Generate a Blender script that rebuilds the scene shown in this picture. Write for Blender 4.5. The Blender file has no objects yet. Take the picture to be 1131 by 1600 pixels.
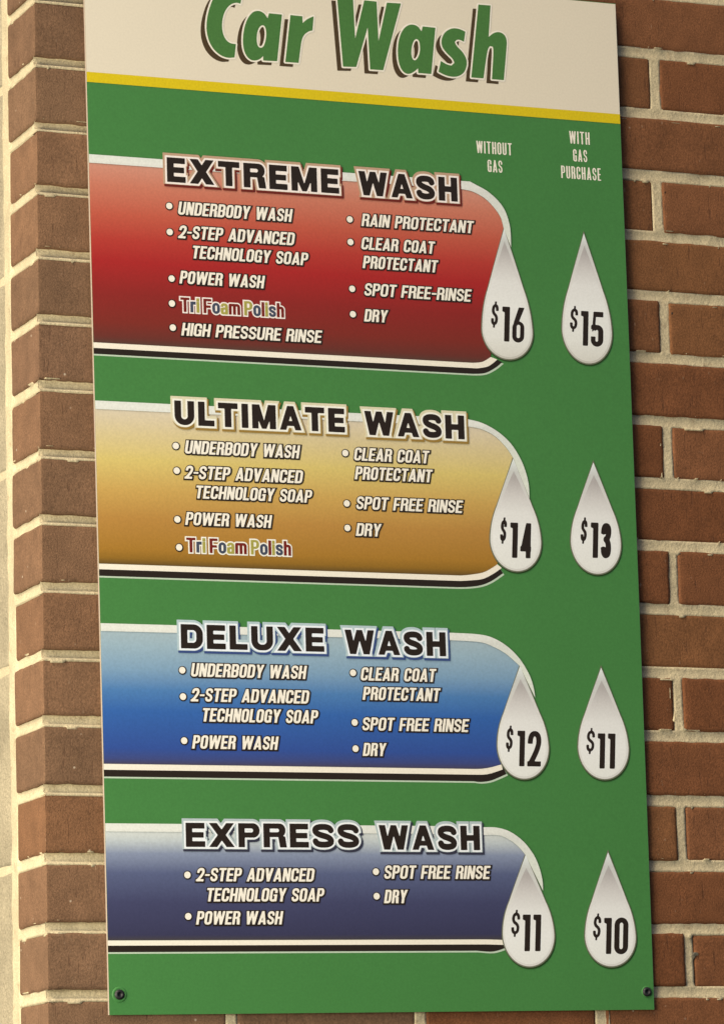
import bpy, bmesh, math, random
import numpy as np
from mathutils import Matrix, Vector, noise

sc = bpy.context.scene
COL = sc.collection
random.seed(7)

# ------------------------------------------------------------------ camera
cam_data = bpy.data.cameras.new('camera')
cam = bpy.data.objects.new('camera', cam_data)
COL.objects.link(cam)
RIGHT = Vector((0.92374552, -0.38208875, -0.02650277))
UP = Vector((-0.04206553, -0.16998953, 0.98454764))
FWD = Vector((0.38068977, 0.90835662, 0.17309983))
mat = Matrix((RIGHT, UP, -FWD)).transposed().to_4x4()
mat.translation = Vector((-1.38288, -3.99749, -0.24227))
cam.matrix_world = mat
cam_data.sensor_fit = 'VERTICAL'
cam_data.sensor_height = 24.0
cam_data.lens = 6587.558 / 1600 * 24.0
cam_data.clip_start = 0.05
cam_data.clip_end = 200
sc.camera = cam

# ------------------------------------------------------------------ light
SUN_AZ, SUN_EL = math.radians(-62), math.radians(50)     # azimuth measured from the wall's outward normal, to the left
w = bpy.data.worlds.new('World')
sc.world = w
w.use_nodes = True
nt = w.node_tree
sky = nt.nodes.new('ShaderNodeTexSky')
sky.sky_type = 'NISHITA'
sky.sun_disc = False
sky.sun_elevation = SUN_EL
sky.sun_rotation = math.radians(180 + 62)
sky.dust_density = 4.0
bg = nt.nodes['Background']
bg.inputs['Strength'].default_value = 0.06
nt.links.new(sky.outputs[0], bg.inputs[0])

sun_d = bpy.data.lights.new('sun', 'SUN')
sun_d.energy = 1.85
sun_d.angle = math.radians(28)
sun_d.color = (1.0, 0.81, 0.55)
sun = bpy.data.objects.new('sun', sun_d)
COL.objects.link(sun)
to_sun = Vector((math.sin(SUN_AZ) * math.cos(SUN_EL), -math.cos(SUN_AZ) * math.cos(SUN_EL), math.sin(SUN_EL)))
sun.rotation_euler = to_sun.to_track_quat('Z', 'Y').to_euler()

lamp_d = bpy.data.lights.new('side_fill_lamp', 'AREA')       # added unseen fill light left of the pier, for left-to-right falloff
lamp_d.shape = 'RECTANGLE'
lamp_d.size, lamp_d.size_y = 1.4, 1.0
lamp_d.energy = 66
lamp_d.color = (1.0, 0.91, 0.70)
lamp = bpy.data.objects.new('side_fill_lamp', lamp_d)
COL.objects.link(lamp)
lamp.location = (-2.0, -1.1, 0.10)
lamp.rotation_euler = (Vector(lamp.location) - Vector((0.1, 0, 0.5))).to_track_quat('Z', 'Y').to_euler()

vs = sc.view_settings
vs.view_transform = 'Standard'
vs.look = 'None'
vs.gamma = 1.0
vs.use_curve_mapping = False
vs.exposure = 0.34

# ------------------------------------------------------------------ the print on the sign, in mm from its lower left corner
LINES = {
 'extreme': [
  ('UNDERBODY WASH', (94.8, 825.2), (221.2, 825.7), 13.9),
  ('2-STEP ADVANCED', (94.6, 800.0), (223.3, 800.6), 13.8),
  ('TECHNOLOGY SOAP', (108.8, 779.7), (237.8, 779.5), 13.6),
  ('POWER WASH', (94.8, 752.0), (187.9, 752.2), 13.6),
  ('HIGH PRESSURE RINSE', (95.4, 697.3), (250.6, 696.8), 13.5),
  ('RAIN PROTECTANT', (300.9, 826.1), (429.2, 826.4), 13.6),
  ('CLEAR COAT', (299.5, 800.9), (383.1, 801.0), 13.5),
  ('PROTECTANT', (300.7, 780.7), (385.9, 780.7), 13.5),
  ('SPOT FREE-RINSE', (301.2, 751.0), (423.7, 751.2), 13.5),
  ('DRY', (300.4, 722.8), (326.2, 723.4), 13.4),
 ],
 'ultimate': [
  ('UNDERBODY WASH', (95.8, 573.3), (221.8, 572.9), 13.8),
  ('2-STEP ADVANCED', (95.1, 546.8), (224.6, 546.9), 13.7),
  ('TECHNOLOGY SOAP', (106.0, 527.0), (234.2, 526.4), 13.5),
  ('POWER WASH', (94.6, 498.3), (188.4, 498.9), 13.5),
  ('CLEAR COAT', (283.6, 573.2), (368.1, 574.2), 13.7),
  ('PROTECTANT', (284.1, 553.4), (371.0, 553.8), 13.7),
  ('SPOT FREE RINSE', (284.3, 522.0), (404.9, 522.2), 13.5),
  ('DRY', (283.4, 493.8), (310.8, 493.7), 13.5),
 ],
 'deluxe': [
  ('UNDERBODY WASH', (96.6, 341.8), (222.2, 342.3), 13.8),
  ('2-STEP ADVANCED', (96.1, 316.1), (224.6, 317.0), 13.8),
  ('TECHNOLOGY SOAP', (107.2, 296.0), (233.8, 296.2), 13.8),
  ('POWER WASH', (96.3, 268.2), (188.9, 268.4), 13.7),
  ('CLEAR COAT', (283.5, 342.1), (367.5, 341.9), 13.8),
  ('PROTECTANT', (285.3, 321.7), (371.5, 321.8), 13.7),
  ('SPOT FREE RINSE', (283.5, 289.9), (403.1, 290.1), 13.6),
  ('DRY', (283.6, 263.6), (308.5, 263.3), 13.5),
 ],
 'express': [
  ('2-STEP ADVANCED', (97.2, 133.7), (224.9, 133.3), 13.6),
  ('TECHNOLOGY SOAP', (107.3, 113.2), (235.1, 113.1), 13.6),
  ('POWER WASH', (96.3, 89.9), (188.9, 89.8), 13.5),
  ('SPOT FREE RINSE', (302.9, 136.8), (421.7, 136.5), 13.8),
  ('DRY', (302.4, 111.5), (327.2, 111.5), 13.8),
 ],
}
BULLETS = {
 'extreme': [(85.8, 833.9), (85.6, 806.1), (86.4, 756.7), (86.1, 730.3), (86.4, 704.8), (287.9, 832.6), (287.9, 808.0), (288.1, 757.5), (288.0, 730.1)] ,
 'ultimate': [(86.5, 580.6), (86.9, 554.8), (86.3, 504.0), (87.5, 475.0), (274.4, 581.0), (274.4, 527.6), (274.3, 501.7)] ,
 'deluxe': [(87.8, 348.3), (87.9, 321.2), (88.1, 276.2), (275.6, 349.7), (275.8, 298.0), (275.9, 270.8)] ,
 'express': [(88.3, 139.9), (88.2, 98.1), (294.5, 143.9), (294.5, 118.7)] ,
}
FOAM = {
 'extreme': ((95.6, 722.3), (210.0, 722.2), 14.9),
 'ultimate': ((95.6, 470.4), (210.3, 469.6), 14.9),
}
TITLES = {
 'extreme': [('EXTREME', (84.0, 859.1), (276.8, 859.9), 26.4), ('WASH', (299.1, 859.4), (413.2, 860.3), 26.2)] ,
 'ultimate': [('ULTIMATE', (85.8, 602.7), (274.8, 602.7), 25.5), ('WASH', (297.0, 600.5), (411.3, 602.2), 25.6)] ,
 'deluxe': [('DELUXE', (86.9, 371.1), (244.3, 370.3), 25.0), ('WASH', (267.3, 369.1), (381.3, 369.4), 25.4)] ,
 'express': [('EXPRESS', (87.3, 168.6), (276.7, 167.8), 24.5), ('WASH', (298.8, 166.6), (412.6, 166.6), 25.4)] ,
}
COLUMN_HEADS = [('WITHOUT', (437.9, 915.2), (479.6, 916.1), 13.5), ('GAS', (450.2, 895.5), (467.5, 895.6), 13.5), ('WITH', (548.7, 933.7), (573.0, 934.4), 14.0), ('GAS', (552.3, 914.1), (569.1, 914.6), 13.6), ('PURCHASE', (537.2, 894.3), (584.7, 895.1), 13.9)]
PANELS = {
 'extreme': dict(
   outer=[(-0.4, 883.2), (428.5, 883.2), (438.1, 878.9), (448.4, 874.0), (460.0, 864.9), (468.2, 854.1), (472.6, 841.0), (474.0, 829.8), (473.9, 813.6)],
   inner=[(-0.2, 874.4), (418.8, 873.8), (431.8, 872.1), (445.8, 865.3), (456.3, 855.4), (463.0, 845.7), (465.9, 834.2)],
   color=[(0.6, 685.5), (424.2, 684.3), (435.4, 686.6), (445.3, 692.3)],
   white=[(0.6, 679.3), (428.8, 678.9), (442.0, 682.0), (452.9, 689.9)],
   black=[(0.6, 673.4), (423.7, 672.4), (437.9, 674.5), (450.1, 680.7), (458.6, 687.4)],
   ),
 'ultimate': dict(
   outer=[(1.3, 624.8), (403.3, 623.4), (416.2, 623.3), (432.8, 619.9), (450.3, 611.4), (464.7, 599.3), (475.3, 583.4), (481.1, 568.6), (483.9, 554.8), (484.0, 541.0)],
   inner=[(1.3, 615.1), (403.0, 615.5), (416.7, 615.4), (432.5, 612.9), (447.5, 605.7), (459.3, 594.5), (466.9, 583.8)],
   color=[(2.3, 454.5), (400.8, 456.6), (411.9, 456.7), (426.9, 459.5), (437.0, 464.4), (444.0, 468.9)],
   white=[(2.3, 449.0), (400.5, 450.5), (411.7, 450.6), (426.7, 452.7), (439.3, 458.7), (449.0, 465.0)],
   black=[(2.4, 442.4), (396.6, 443.6), (409.0, 443.6), (423.9, 445.8), (436.5, 450.7), (450.3, 459.5)],
   ),
 'deluxe': dict(
   outer=[(0.0, 395.2), (386.3, 393.6), (416.8, 393.7), (434.3, 390.7), (451.3, 382.0), (465.7, 368.7), (476.3, 351.8), (480.7, 338.2), (482.0, 327.6)],
   inner=[(0.0, 387.1), (386.0, 385.8), (419.2, 385.4), (433.9, 381.5), (448.6, 374.4), (459.4, 366.2), (465.4, 360.9)],
   color=[(2.1, 251.8), (404.5, 251.3), (416.9, 251.8), (428.7, 253.6), (440.6, 256.8)],
   white=[(2.1, 245.8), (407.9, 245.3), (424.1, 246.2), (441.9, 251.4)],
   black=[(2.1, 239.6), (407.7, 237.7), (416.5, 238.0), (428.8, 239.9), (446.1, 246.8)],
   ),
 'express': dict(
   outer=[(2.3, 192.0), (409.7, 190.9), (418.0, 190.7), (432.3, 190.4), (447.7, 186.1), (462.9, 175.6), (474.1, 161.4), (480.1, 147.2), (482.8, 134.3), (482.9, 124.5)],
   inner=[(2.4, 183.9), (409.4, 182.5), (417.8, 182.4), (434.6, 182.2), (447.3, 177.1), (457.3, 169.6), (464.5, 161.5)],
   color=[(1.6, 74.7), (416.7, 73.6), (440.1, 73.5)],
   white=[(1.6, 69.6), (416.6, 68.3), (441.3, 68.2)],
   black=[(1.6, 63.4), (405.4, 61.5), (420.0, 61.4), (429.5, 62.7), (443.5, 67.3)],
   ),
}
PRICES = [
  ('16', (445.9, 724.3), (453.9, 723.4), 28.9, (458.5, 710.0), (484.7, 710.0), 38.1),
  ('15', (538.7, 724.8), (547.5, 724.6), 28.7, (551.3, 710.3), (578.3, 710.4), 38.2),
  ('14', (447.1, 490.9), (454.1, 490.8), 28.4, (458.4, 476.3), (483.0, 476.8), 37.8),
  ('13', (541.2, 494.1), (548.4, 494.0), 28.6, (552.7, 479.3), (577.0, 479.3), 38.2),
  ('12', (445.2, 269.9), (452.8, 270.1), 27.8, (457.8, 255.0), (485.5, 255.0), 37.5),
  ('11', (538.2, 268.9), (547.5, 269.1), 27.8, (551.0, 253.8), (575.4, 254.1), 37.4),
  ('11', (443.8, 76.6), (453.0, 76.5), 28.1, (456.3, 61.7), (482.3, 61.6), 38.1),
  ('10', (537.7, 72.8), (546.4, 72.8), 28.2, (550.1, 58.5), (578.5, 57.8), 37.8),
]
CAR_WASH = [
 ('C', [(171.4, 1058.7), (167.6, 1059.8), (161.8, 1058.2), (156.7, 1054.0), (152.7, 1047.3), (150.5, 1039.8), (149.7, 1031.7), (150.8, 1023.8), (153.9, 1017.7), (158.7, 1014.4), (165.0, 1014.2), (162.9, 999.5), (154.9, 998.2), (146.8, 1000.7), (139.5, 1006.5), (134.8, 1014.5), (132.3, 1024.7), (132.5, 1035.1), (134.8, 1046.6), (139.5, 1059.8), (144.7, 1067.5), (152.3, 1073.0), (160.7, 1075.7), (168.1, 1075.2), (174.4, 1072.8)], []),
 ('a', [(203.4, 1051.1), (218.1, 1050.9), (211.0, 999.3), (195.2, 998.8), (195.4, 1003.7), (191.4, 999.8), (185.5, 997.6), (179.8, 998.6), (175.0, 1004.1), (172.8, 1012.8), (173.1, 1024.0), (175.5, 1035.5), (179.6, 1044.7), (184.8, 1050.8), (189.8, 1052.8), (194.8, 1052.4), (198.9, 1049.6), (201.6, 1045.4)], [(195.7, 1038.0), (198.9, 1035.8), (199.8, 1028.2), (198.4, 1019.7), (196.0, 1013.9), (192.7, 1012.0), (189.4, 1013.8), (188.3, 1020.5), (189.2, 1028.6), (191.7, 1034.9)]),
 ('r', [(227.7, 1051.2), (241.3, 1051.0), (241.3, 1043.4), (246.5, 1048.4), (254.2, 1052.1), (252.3, 1036.2), (248.6, 1035.4), (242.6, 1031.1), (239.5, 1024.7), (237.8, 1014.8), (235.3, 999.3), (220.2, 999.2)], []),
 ('W', [(281.7, 1076.3), (300.1, 1076.4), (301.0, 1031.2), (313.0, 1074.7), (327.3, 1074.5), (327.9, 1030.5), (339.2, 1074.3), (355.5, 1074.8), (332.2, 999.0), (317.1, 998.7), (315.9, 1045.1), (301.2, 1000.1), (286.0, 999.3)], []),
 ('a', [(380.0, 1051.3), (394.8, 1051.1), (388.0, 999.1), (372.7, 999.1), (372.9, 1004.4), (367.1, 999.2), (360.6, 996.6), (355.2, 998.8), (351.2, 1005.5), (349.6, 1016.2), (350.3, 1028.6), (353.1, 1039.4), (358.0, 1047.7), (363.7, 1051.7), (369.3, 1052.7), (374.8, 1050.8), (378.3, 1045.8)], [(372.9, 1036.9), (375.6, 1034.2), (376.1, 1025.4), (374.4, 1018.2), (370.5, 1012.6), (367.2, 1013.2), (365.3, 1018.4), (366.0, 1026.3), (368.1, 1033.2), (370.5, 1036.2)]),
 ('s', [(429.9, 1049.6), (427.7, 1038.1), (424.1, 1039.9), (419.8, 1040.1), (416.9, 1037.2), (418.6, 1032.9), (425.8, 1026.8), (430.1, 1019.5), (430.3, 1012.1), (427.0, 1003.9), (419.9, 998.9), (411.5, 997.7), (403.2, 999.4), (396.5, 1002.4), (399.8, 1014.6), (406.5, 1011.1), (412.0, 1010.3), (415.5, 1013.6), (414.2, 1017.9), (407.9, 1023.0), (402.1, 1029.3), (400.9, 1036.2), (403.2, 1043.5), (408.1, 1049.2), (415.7, 1052.6), (423.1, 1052.2)], []),
 ('h', [(446.5, 1081.3), (460.9, 1081.5), (457.1, 1045.8), (463.3, 1051.1), (470.0, 1052.9), (476.4, 1050.2), (478.9, 1043.5), (477.5, 1031.8), (473.2, 999.0), (459.1, 999.0), (462.4, 1030.6), (461.7, 1035.3), (458.3, 1035.9), (455.1, 1031.8), (449.2, 999.1), (434.8, 999.0)], []),
]

# ------------------------------------------------------------------ materials
def lin(c):
    return tuple(((v / 255) / 12.92 if v <= 10 else ((v / 255 + 0.055) / 1.055) ** 2.4) for v in c)

WHITE_SEEN = lin((226, 215, 192))
def ink(r, g, b, veil=0.012):
    """albedo of an ink that the photo shows as r, g, b in the light that shows white card as WHITE_SEEN"""
    s = lin((r, g, b))
    return tuple(max(0.004, (s[i] - veil) / WHITE_SEEN[i] * 0.76) for i in range(3))

def base_mat(name, rough=0.4, spec=0.4):
    m = bpy.data.materials.new(name)
    m.use_nodes = True
    n = m.node_tree.nodes
    p = n['Principled BSDF']
    p.inputs['Roughness'].default_value = rough
    p.inputs['Specular IOR Level'].default_value = spec
    return m, m.node_tree, p

def grain(t, col_socket, p, amount=0.10, scale=430.0):
    """the print's fine dot grain: a little mottling of the ink"""
    tc = t.nodes.new('ShaderNodeTexCoord')
    nz = t.nodes.new('ShaderNodeTexNoise')
    nz.inputs['Scale'].default_value = scale
    nz.inputs['Detail'].default_value = 2.0
    t.links.new(tc.outputs['Object'], nz.inputs['Vector'])
    n2 = t.nodes.new('ShaderNodeTexNoise')
    n2.inputs['Scale'].default_value = 9.0
    n2.inputs['Detail'].default_value = 3.0
    t.links.new(tc.outputs['Object'], n2.inputs['Vector'])
    ad = t.nodes.new('ShaderNodeMath'); ad.operation = 'MULTIPLY_ADD'
    t.links.new(n2.outputs['Fac'], ad.inputs[0]); ad.inputs[1].default_value = 0.35
    t.links.new(nz.outputs['Fac'], ad.inputs[2])
    mr = t.nodes.new('ShaderNodeMapRange')
    mr.inputs['From Min'].default_value = 0.35; mr.inputs['From Max'].default_value = 1.0
    mr.inputs['To Min'].default_value = 1 - 1.7 * amount; mr.inputs['To Max'].default_value = 1 + 1.7 * amount
    t.links.new(ad.outputs[0], mr.inputs['Value'])
    mx = t.nodes.new('ShaderNodeVectorMath'); mx.operation = 'SCALE'
    t.links.new(col_socket, mx.inputs[0]); t.links.new(mr.outputs[0], mx.inputs['Scale'])
    t.links.new(mx.outputs[0], p.inputs['Base Color'])

def ink_mat(name, rgb, rough=0.42, spec=0.4, amount=0.045):
    m, t, p = base_mat(name, rough, spec)
    c = t.nodes.new('ShaderNodeRGB')
    c.outputs[0].default_value = (*rgb, 1)
    grain(t, c.outputs[0], p, amount)
    return m

def ramp_mat(name, v0, v1, stops, tilt=-0.00607, rough=0.42, amount=0.05):
    """a printed colour blend running up the sheet from v0 to v1 (metres in the object's own frame)"""
    m, t, p = base_mat(name, rough, 0.4)
    tc = t.nodes.new('ShaderNodeTexCoord')
    dt = t.nodes.new('ShaderNodeVectorMath'); dt.operation = 'DOT_PRODUCT'
    dt.inputs[1].default_value = (tilt, 0, 1)
    t.links.new(tc.outputs['Object'], dt.inputs[0])
    mr = t.nodes.new('ShaderNodeMapRange')
    mr.inputs['From Min'].default_value = v0; mr.inputs['From Max'].default_value = v1
    t.links.new(dt.outputs['Value'], mr.inputs['Value'])
    cr = t.nodes.new('ShaderNodeValToRGB')
    e = cr.color_ramp.elements
    while len(e) > 1: e.remove(e[-1])
    first = True
    for pos, rgb in sorted(stops):
        el = e[0] if first else e.new(pos)
        el.position = pos; el.color = (*ink(*rgb), 1); first = False
    t.links.new(mr.outputs[0], cr.inputs['Fac'])
    grain(t, cr.outputs['Color'], p, amount)
    return m

# ------------------------------------------------------------------ sheet of the sign: flat print (u, v in mm) on a slightly bowed board
TH, TILT, BOW = 0.00607, -0.0028, 0.0018
SIGN_BASE = Vector((0.3048, 0.004, 0.0))
def S(u, v, h=0.0):
    """point of the sign sheet u, v (mm), h mm in front of its face; world metres"""
    du, dv = u / 1000 - 0.3048, v / 1000 - 0.56
    x = 0.3048 + du * math.cos(TH) - dv * math.sin(TH)
    z = 0.56 + du * math.sin(TH) + dv * math.cos(TH)
    t = min(1, max(0, z / 1.2))
    return Vector((x, -BOW * 4 * t * (1 - t) + TILT * (z - 0.56) - h / 1000, z))

def link(name, mesh, parent=None, label=None, origin=None):
    o = bpy.data.objects.new(name, mesh)
    COL.objects.link(o)
    if parent is not None: o.parent = parent
    if label: o['label'] = label
    return o

def fill_loops(loops):
    """2D polygons with holes -> (verts, faces)"""
    cu = bpy.data.curves.new('tmp', 'CURVE')
    cu.dimensions = '2D'
    cu.fill_mode = 'BOTH'
    for lp in loops:
        if len(lp) < 3: continue
        sp = cu.splines.new('POLY')
        sp.points.add(len(lp) - 1)
        for q, (x, y) in zip(sp.points, lp): q.co = (x, y, 0, 1)
        sp.use_cyclic_u = True
    ob = bpy.data.objects.new('tmp', cu)
    me = bpy.data.meshes.new_from_object(ob)
    vs_ = [(v.co.x, v.co.y) for v in me.vertices]
    fs = [tuple(p.vertices) for p in me.polygons]
    bpy.data.objects.remove(ob); bpy.data.curves.remove(cu); bpy.data.meshes.remove(me)
    out = []
    for f in fs:
        a = sum(vs_[f[i]][0] * vs_[f[(i + 1) % len(f)]][1] - vs_[f[(i + 1) % len(f)]][0] * vs_[f[i]][1] for i in range(len(f)))
        out.append(f if a > 0 else f[::-1])
    return vs_, out

def decal(name, layers, parent, origin=(0, 0), label=None):
    """layers: (loops in mm, h in mm, material). One mesh printed on the sheet, its object origin at sheet point `origin`."""
    bm = bmesh.new()
    mats = []
    for loops, h, m in layers:
        if m not in mats: mats.append(m)
        mi = mats.index(m)
        v2, f2 = fill_loops(loops)
        bv = [bm.verts.new((x, y, h)) for x, y in v2]
        for f in f2:
            try:
                bm.faces.new([bv[i] for i in f]).material_index = mi
            except ValueError:
                pass
    ys = [v.co.y for v in bm.verts]
    k = math.floor(min(ys) / 20) + 1
    while k * 20 < max(ys):                       # so that long faces follow the bow of the board
        bmesh.ops.bisect_plane(bm, geom=bm.verts[:] + bm.edges[:] + bm.faces[:], dist=1e-5, plane_co=(0, k * 20, 0), plane_no=(0, 1, 0))
        k += 1
    o0 = S(*origin)
    for v in bm.verts: v.co = S(v.co.x, v.co.y, v.co.z) - o0
    me = bpy.data.meshes.new(name)
    bm.to_mesh(me); bm.free()
    for m in mats: me.materials.append(m)
    o = link(name, me, parent, label)
    pw = parent['_w'] if parent is not None else (0, 0, 0)
    o.location = o0 - Vector(pw)
    o['_w'] = tuple(o0)
    return o

# ------------------------------------------------------------------ lettering: shapes as distance fields, contoured at any offset
def d_convex(X, Y, pts):
    a = sum(pts[i][0] * pts[(i + 1) % len(pts)][1] - pts[(i + 1) % len(pts)][0] * pts[i][1] for i in range(len(pts)))
    if a < 0: pts = pts[::-1]
    d = np.full(X.shape, -1e9)
    for i in range(len(pts)):
        (x0, y0), (x1, y1) = pts[i], pts[(i + 1) % len(pts)]
        L = math.hypot(x1 - x0, y1 - y0)
        if L < 1e-9: continue
        d = np.maximum(d, ((y1 - y0) * (X - x0) - (x1 - x0) * (Y - y0)) / L)
    return d

def d_rr(X, Y, x0, y0, x1, y1, rs):
    """box with corner radii (bottom left, bottom right, top right, top left)"""
    cx, cy, hx, hy = (x0 + x1) / 2, (y0 + y1) / 2, (x1 - x0) / 2, (y1 - y0) / 2
    px, py = X - cx, Y - cy
    r = np.where(px < 0, np.where(py < 0, rs[0], rs[3]), np.where(py < 0, rs[1], rs[2]))
    r = np.minimum(r, min(hx, hy))
    qx, qy = np.abs(px) - hx + r, np.abs(py) - hy + r
    rnd = np.minimum(np.maximum(qx, qy), 0) + np.hypot(np.maximum(qx, 0), np.maximum(qy, 0)) - r
    return np.where(r > 1e-6, rnd, np.maximum(qx, qy))

def d_path(X, Y, pts, t):
    """stroke of thickness t with butt ends"""
    d = np.full(X.shape, 1e9)
    n = len(pts)
    for i in range(n - 1):
        (x0, y0), (x1, y1) = pts[i], pts[i + 1]
        L = math.hypot(x1 - x0, y1 - y0)
        if L < 1e-9: continue
        ux, uy = (x1 - x0) / L, (y1 - y0) / L
        a = (X - x0) * ux + (Y - y0) * uy
        b = np.abs(-(X - x0) * uy + (Y - y0) * ux)
        lo, hi = np.maximum(-a, 0), np.maximum(a - L, 0)
        e = np.hypot(np.maximum(lo, hi), b) - t / 2
        if i == 0: e = np.where(a < 0, np.maximum(-a, b - t / 2), e)
        if i == n - 2: e = np.where(a > L, np.maximum(a - L, b - t / 2), e)
        d = np.minimum(d, e)
    return d

def d_poly(X, Y, pts):
    """any polygon: signed distance, inside negative"""
    d = np.full(X.shape, 1e9)
    ins = np.zeros(X.shape, bool)
    n = len(pts)
    for i in range(n):
        (x0, y0), (x1, y1) = pts[i], pts[(i + 1) % n]
        ex, ey = x1 - x0, y1 - y0
        L2 = ex * ex + ey * ey
        if L2 < 1e-12: continue
        t = np.clip(((X - x0) * ex + (Y - y0) * ey) / L2, 0, 1)
        d = np.minimum(d, np.hypot(X - x0 - t * ex, Y - y0 - t * ey))
        if abs(ey) > 1e-12:
            c = (y0 > Y) != (y1 > Y)
            ins ^= c & (X < x0 + (Y - y0) * ex / ey)
    return np.where(ins, -d, d)

def quad_bez(p0, c, p1, n=7):
    return [((1 - t) ** 2 * p0[0] + 2 * t * (1 - t) * c[0] + t * t * p1[0], (1 - t) ** 2 * p0[1] + 2 * t * (1 - t) * c[1] + t * t * p1[1]) for t in [i / n for i in range(1, n + 1)]]

def s_path(w, t, H=1.0, y0=0.0):
    xl, xr, yt, yb, cx = t / 2, w - t / 2, H - t / 2, t / 2, w / 2
    P = [(xr, .68 * H)]
    for c, e in [((xr, yt), (cx, yt)), ((xl, yt), (xl, .73 * H)), ((xl, .58 * H), (cx, .505 * H)), ((xr, .42 * H), (xr, .28 * H)), ((xr, yb), (cx, yb)), ((xl, yb), (xl, .32 * H))]:
        P += quad_bez(P[-1], c, e)
    return [(x, y + y0) for x, y in P]

def glyph(ch, w, s, b, R):
    """list of (op, shape) with cap height 1; + joins, - cuts"""
    B = lambda x0, y0, x1, y1: ('rr', x0, y0, x1, y1, (0, 0, 0, 0))
    ri = max(0.02, R - min(s, b))
    xh = 0.74
    if ch == 'A':
        s = s * .86
        t = s * .55; s1 = s * 1.12; yb = .17; b2 = b * .85
        L = lambda y: s1 + (w / 2 - t) * y
        ya = (w / 2 - s1) / (w / 2 - t)
        return [('+', ('cv', [(0, 0), (w, 0), (w / 2 + t, 1), (w / 2 - t, 1)])), ('-', ('cv', [(L(-.5), -.5), (w - L(-.5), -.5), (w - L(yb), yb), (L(yb), yb)])),
                ('-', ('cv', [(L(yb + b2), yb + b2), (w - L(yb + b2), yb + b2), (w / 2, ya)]))]
    if ch == 'B':
        r2 = min(.26, R)
        return [('+', ('rr', 0, 0, w, 1, (0, r2, r2, 0))), ('-', ('rr', s, b, w - s, .5 - b * .42, (0, ri * .7, ri * .7, 0))), ('-', ('rr', s, .5 + b * .42, w - s * 1.02, 1 - b, (0, ri * .7, ri * .7, 0))),
                ('-', ('cv', [(w + .2, .62), (w + .2, .42), (w - s * .4, .52)]))]
    if ch in 'CG':
        g = [('+', ('rr', 0, 0, w, 1, (R,) * 4)), ('-', ('rr', s, b, w - s, 1 - b, (ri,) * 4)), ('-', B(w - s - .02, .38, w + .5, .63))]
        if ch == 'G': g += [('+', B(w * .52, .40, w, .40 + b * .8)), ('+', B(w - s, .02, w, .5))]
        return g
    if ch == 'D': return [('+', ('rr', 0, 0, w, 1, (0, R, R, 0))), ('-', ('rr', s, b, w - s, 1 - b, (0, ri, ri, 0)))]
    if ch == 'E': return [('+', B(0, 0, s, 1)), ('+', B(0, 0, w, b)), ('+', B(0, .5 - b * .48, w * .93, .5 + b * .48)), ('+', B(0, 1 - b, w * .98, 1))]
    if ch == 'F': return [('+', B(0, 0, s, 1)), ('+', B(0, .46 - b * .5, w * .9, .46 + b * .5)), ('+', B(0, 1 - b, w, 1))]
    if ch == 'H': return [('+', B(0, 0, s, 1)), ('+', B(w - s, 0, w, 1)), ('+', B(0, .5 - b / 2, w, .5 + b / 2))]
    if ch == 'I': return [('+', B(0, 0, s, 1))]
    if ch == 'L': return [('+', B(0, 0, s, 1)), ('+', B(0, 0, w, b))]
    if ch == 'M':
        k = s * .34
        return [('+', B(0, 0, s * .95, 1)), ('+', B(w - s * .95, 0, w, 1)), ('+', ('cv', [(0, 1), (s * 1.15, 1), (w / 2 + k, 0), (w / 2 - k, 0)])), ('+', ('cv', [(w, 1), (w - s * 1.15, 1), (w / 2 - k, 0), (w / 2 + k, 0)]))]
    if ch == 'N': return [('+', B(0, 0, s * .95, 1)), ('+', B(w - s * .95, 0, w, 1)), ('+', ('cv', [(0, 1), (s * 1.05, 1), (w, 0), (w - s * 1.05, 0)]))]
    if ch == 'O': return [('+', ('rr', 0, 0, w, 1, (R,) * 4)), ('-', ('rr', s, b, w - s, 1 - b, (ri,) * 4))]
    if ch == 'P': return [('+', B(0, 0, s, 1)), ('+', ('rr', 0, .40, w, 1, (0, min(.29, R), min(.29, R), 0))), ('-', ('rr', s, .40 + b * .9, w - s, 1 - b * .9, (0, .12, .12, 0)))]
    if ch == 'R': return [('+', B(0, 0, s, 1)), ('+', ('rr', 0, .43, w * .98, 1, (0, min(.27, R), min(.27, R), 0))), ('-', ('rr', s, .43 + b * .85, w * .98 - s, 1 - b * .9, (0, .12, .12, 0))),
                          ('+', ('cv', [(w - s * .98, 0), (w + .03, 0), (w * .96, .46), (w - s * 1.25, .5)]))]
    if ch == 'S': return [('+', ('path', s_path(w, (s + b) * .48), (s + b) * .48))]
    if ch == 'T': return [('+', B(w / 2 - s / 2, 0, w / 2 + s / 2, 1)), ('+', B(0, 1 - b, w, 1))]
    if ch == 'U': return [('+', ('rr', 0, 0, w, 1, (R, R, 0, 0))), ('-', ('rr', s, b, w - s, 1.6, (ri, ri, 0, 0)))]
    if ch == 'V':
        t = s * .5; s1 = s * 1.08
        return [('+', ('cv', [(0, 1), (w, 1), (w / 2 + t, 0), (w / 2 - t, 0)])), ('-', ('cv', [(s1 - (w / 2 - t) * .3, 1.3), (w - s1 + (w / 2 - t) * .3, 1.3), (w / 2, 1 - (w / 2 - s1) / (w / 2 - t))]))]
    if ch == 'W':
        q, k = w * .27, s * .47
        m = s * .43
        return [('+', ('cv', [(0, 1), (s, 1), (q + k, 0), (q - k, 0)])), ('+', ('cv', [(w / 2 - m, 1), (w / 2 + m, 1), (q + k, 0), (q - k, 0)])),
                ('+', ('cv', [(w, 1), (w - s, 1), (w - q - k, 0), (w - q + k, 0)])), ('+', ('cv', [(w / 2 + m, 1), (w / 2 - m, 1), (w - q - k, 0), (w - q + k, 0)]))]
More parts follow.
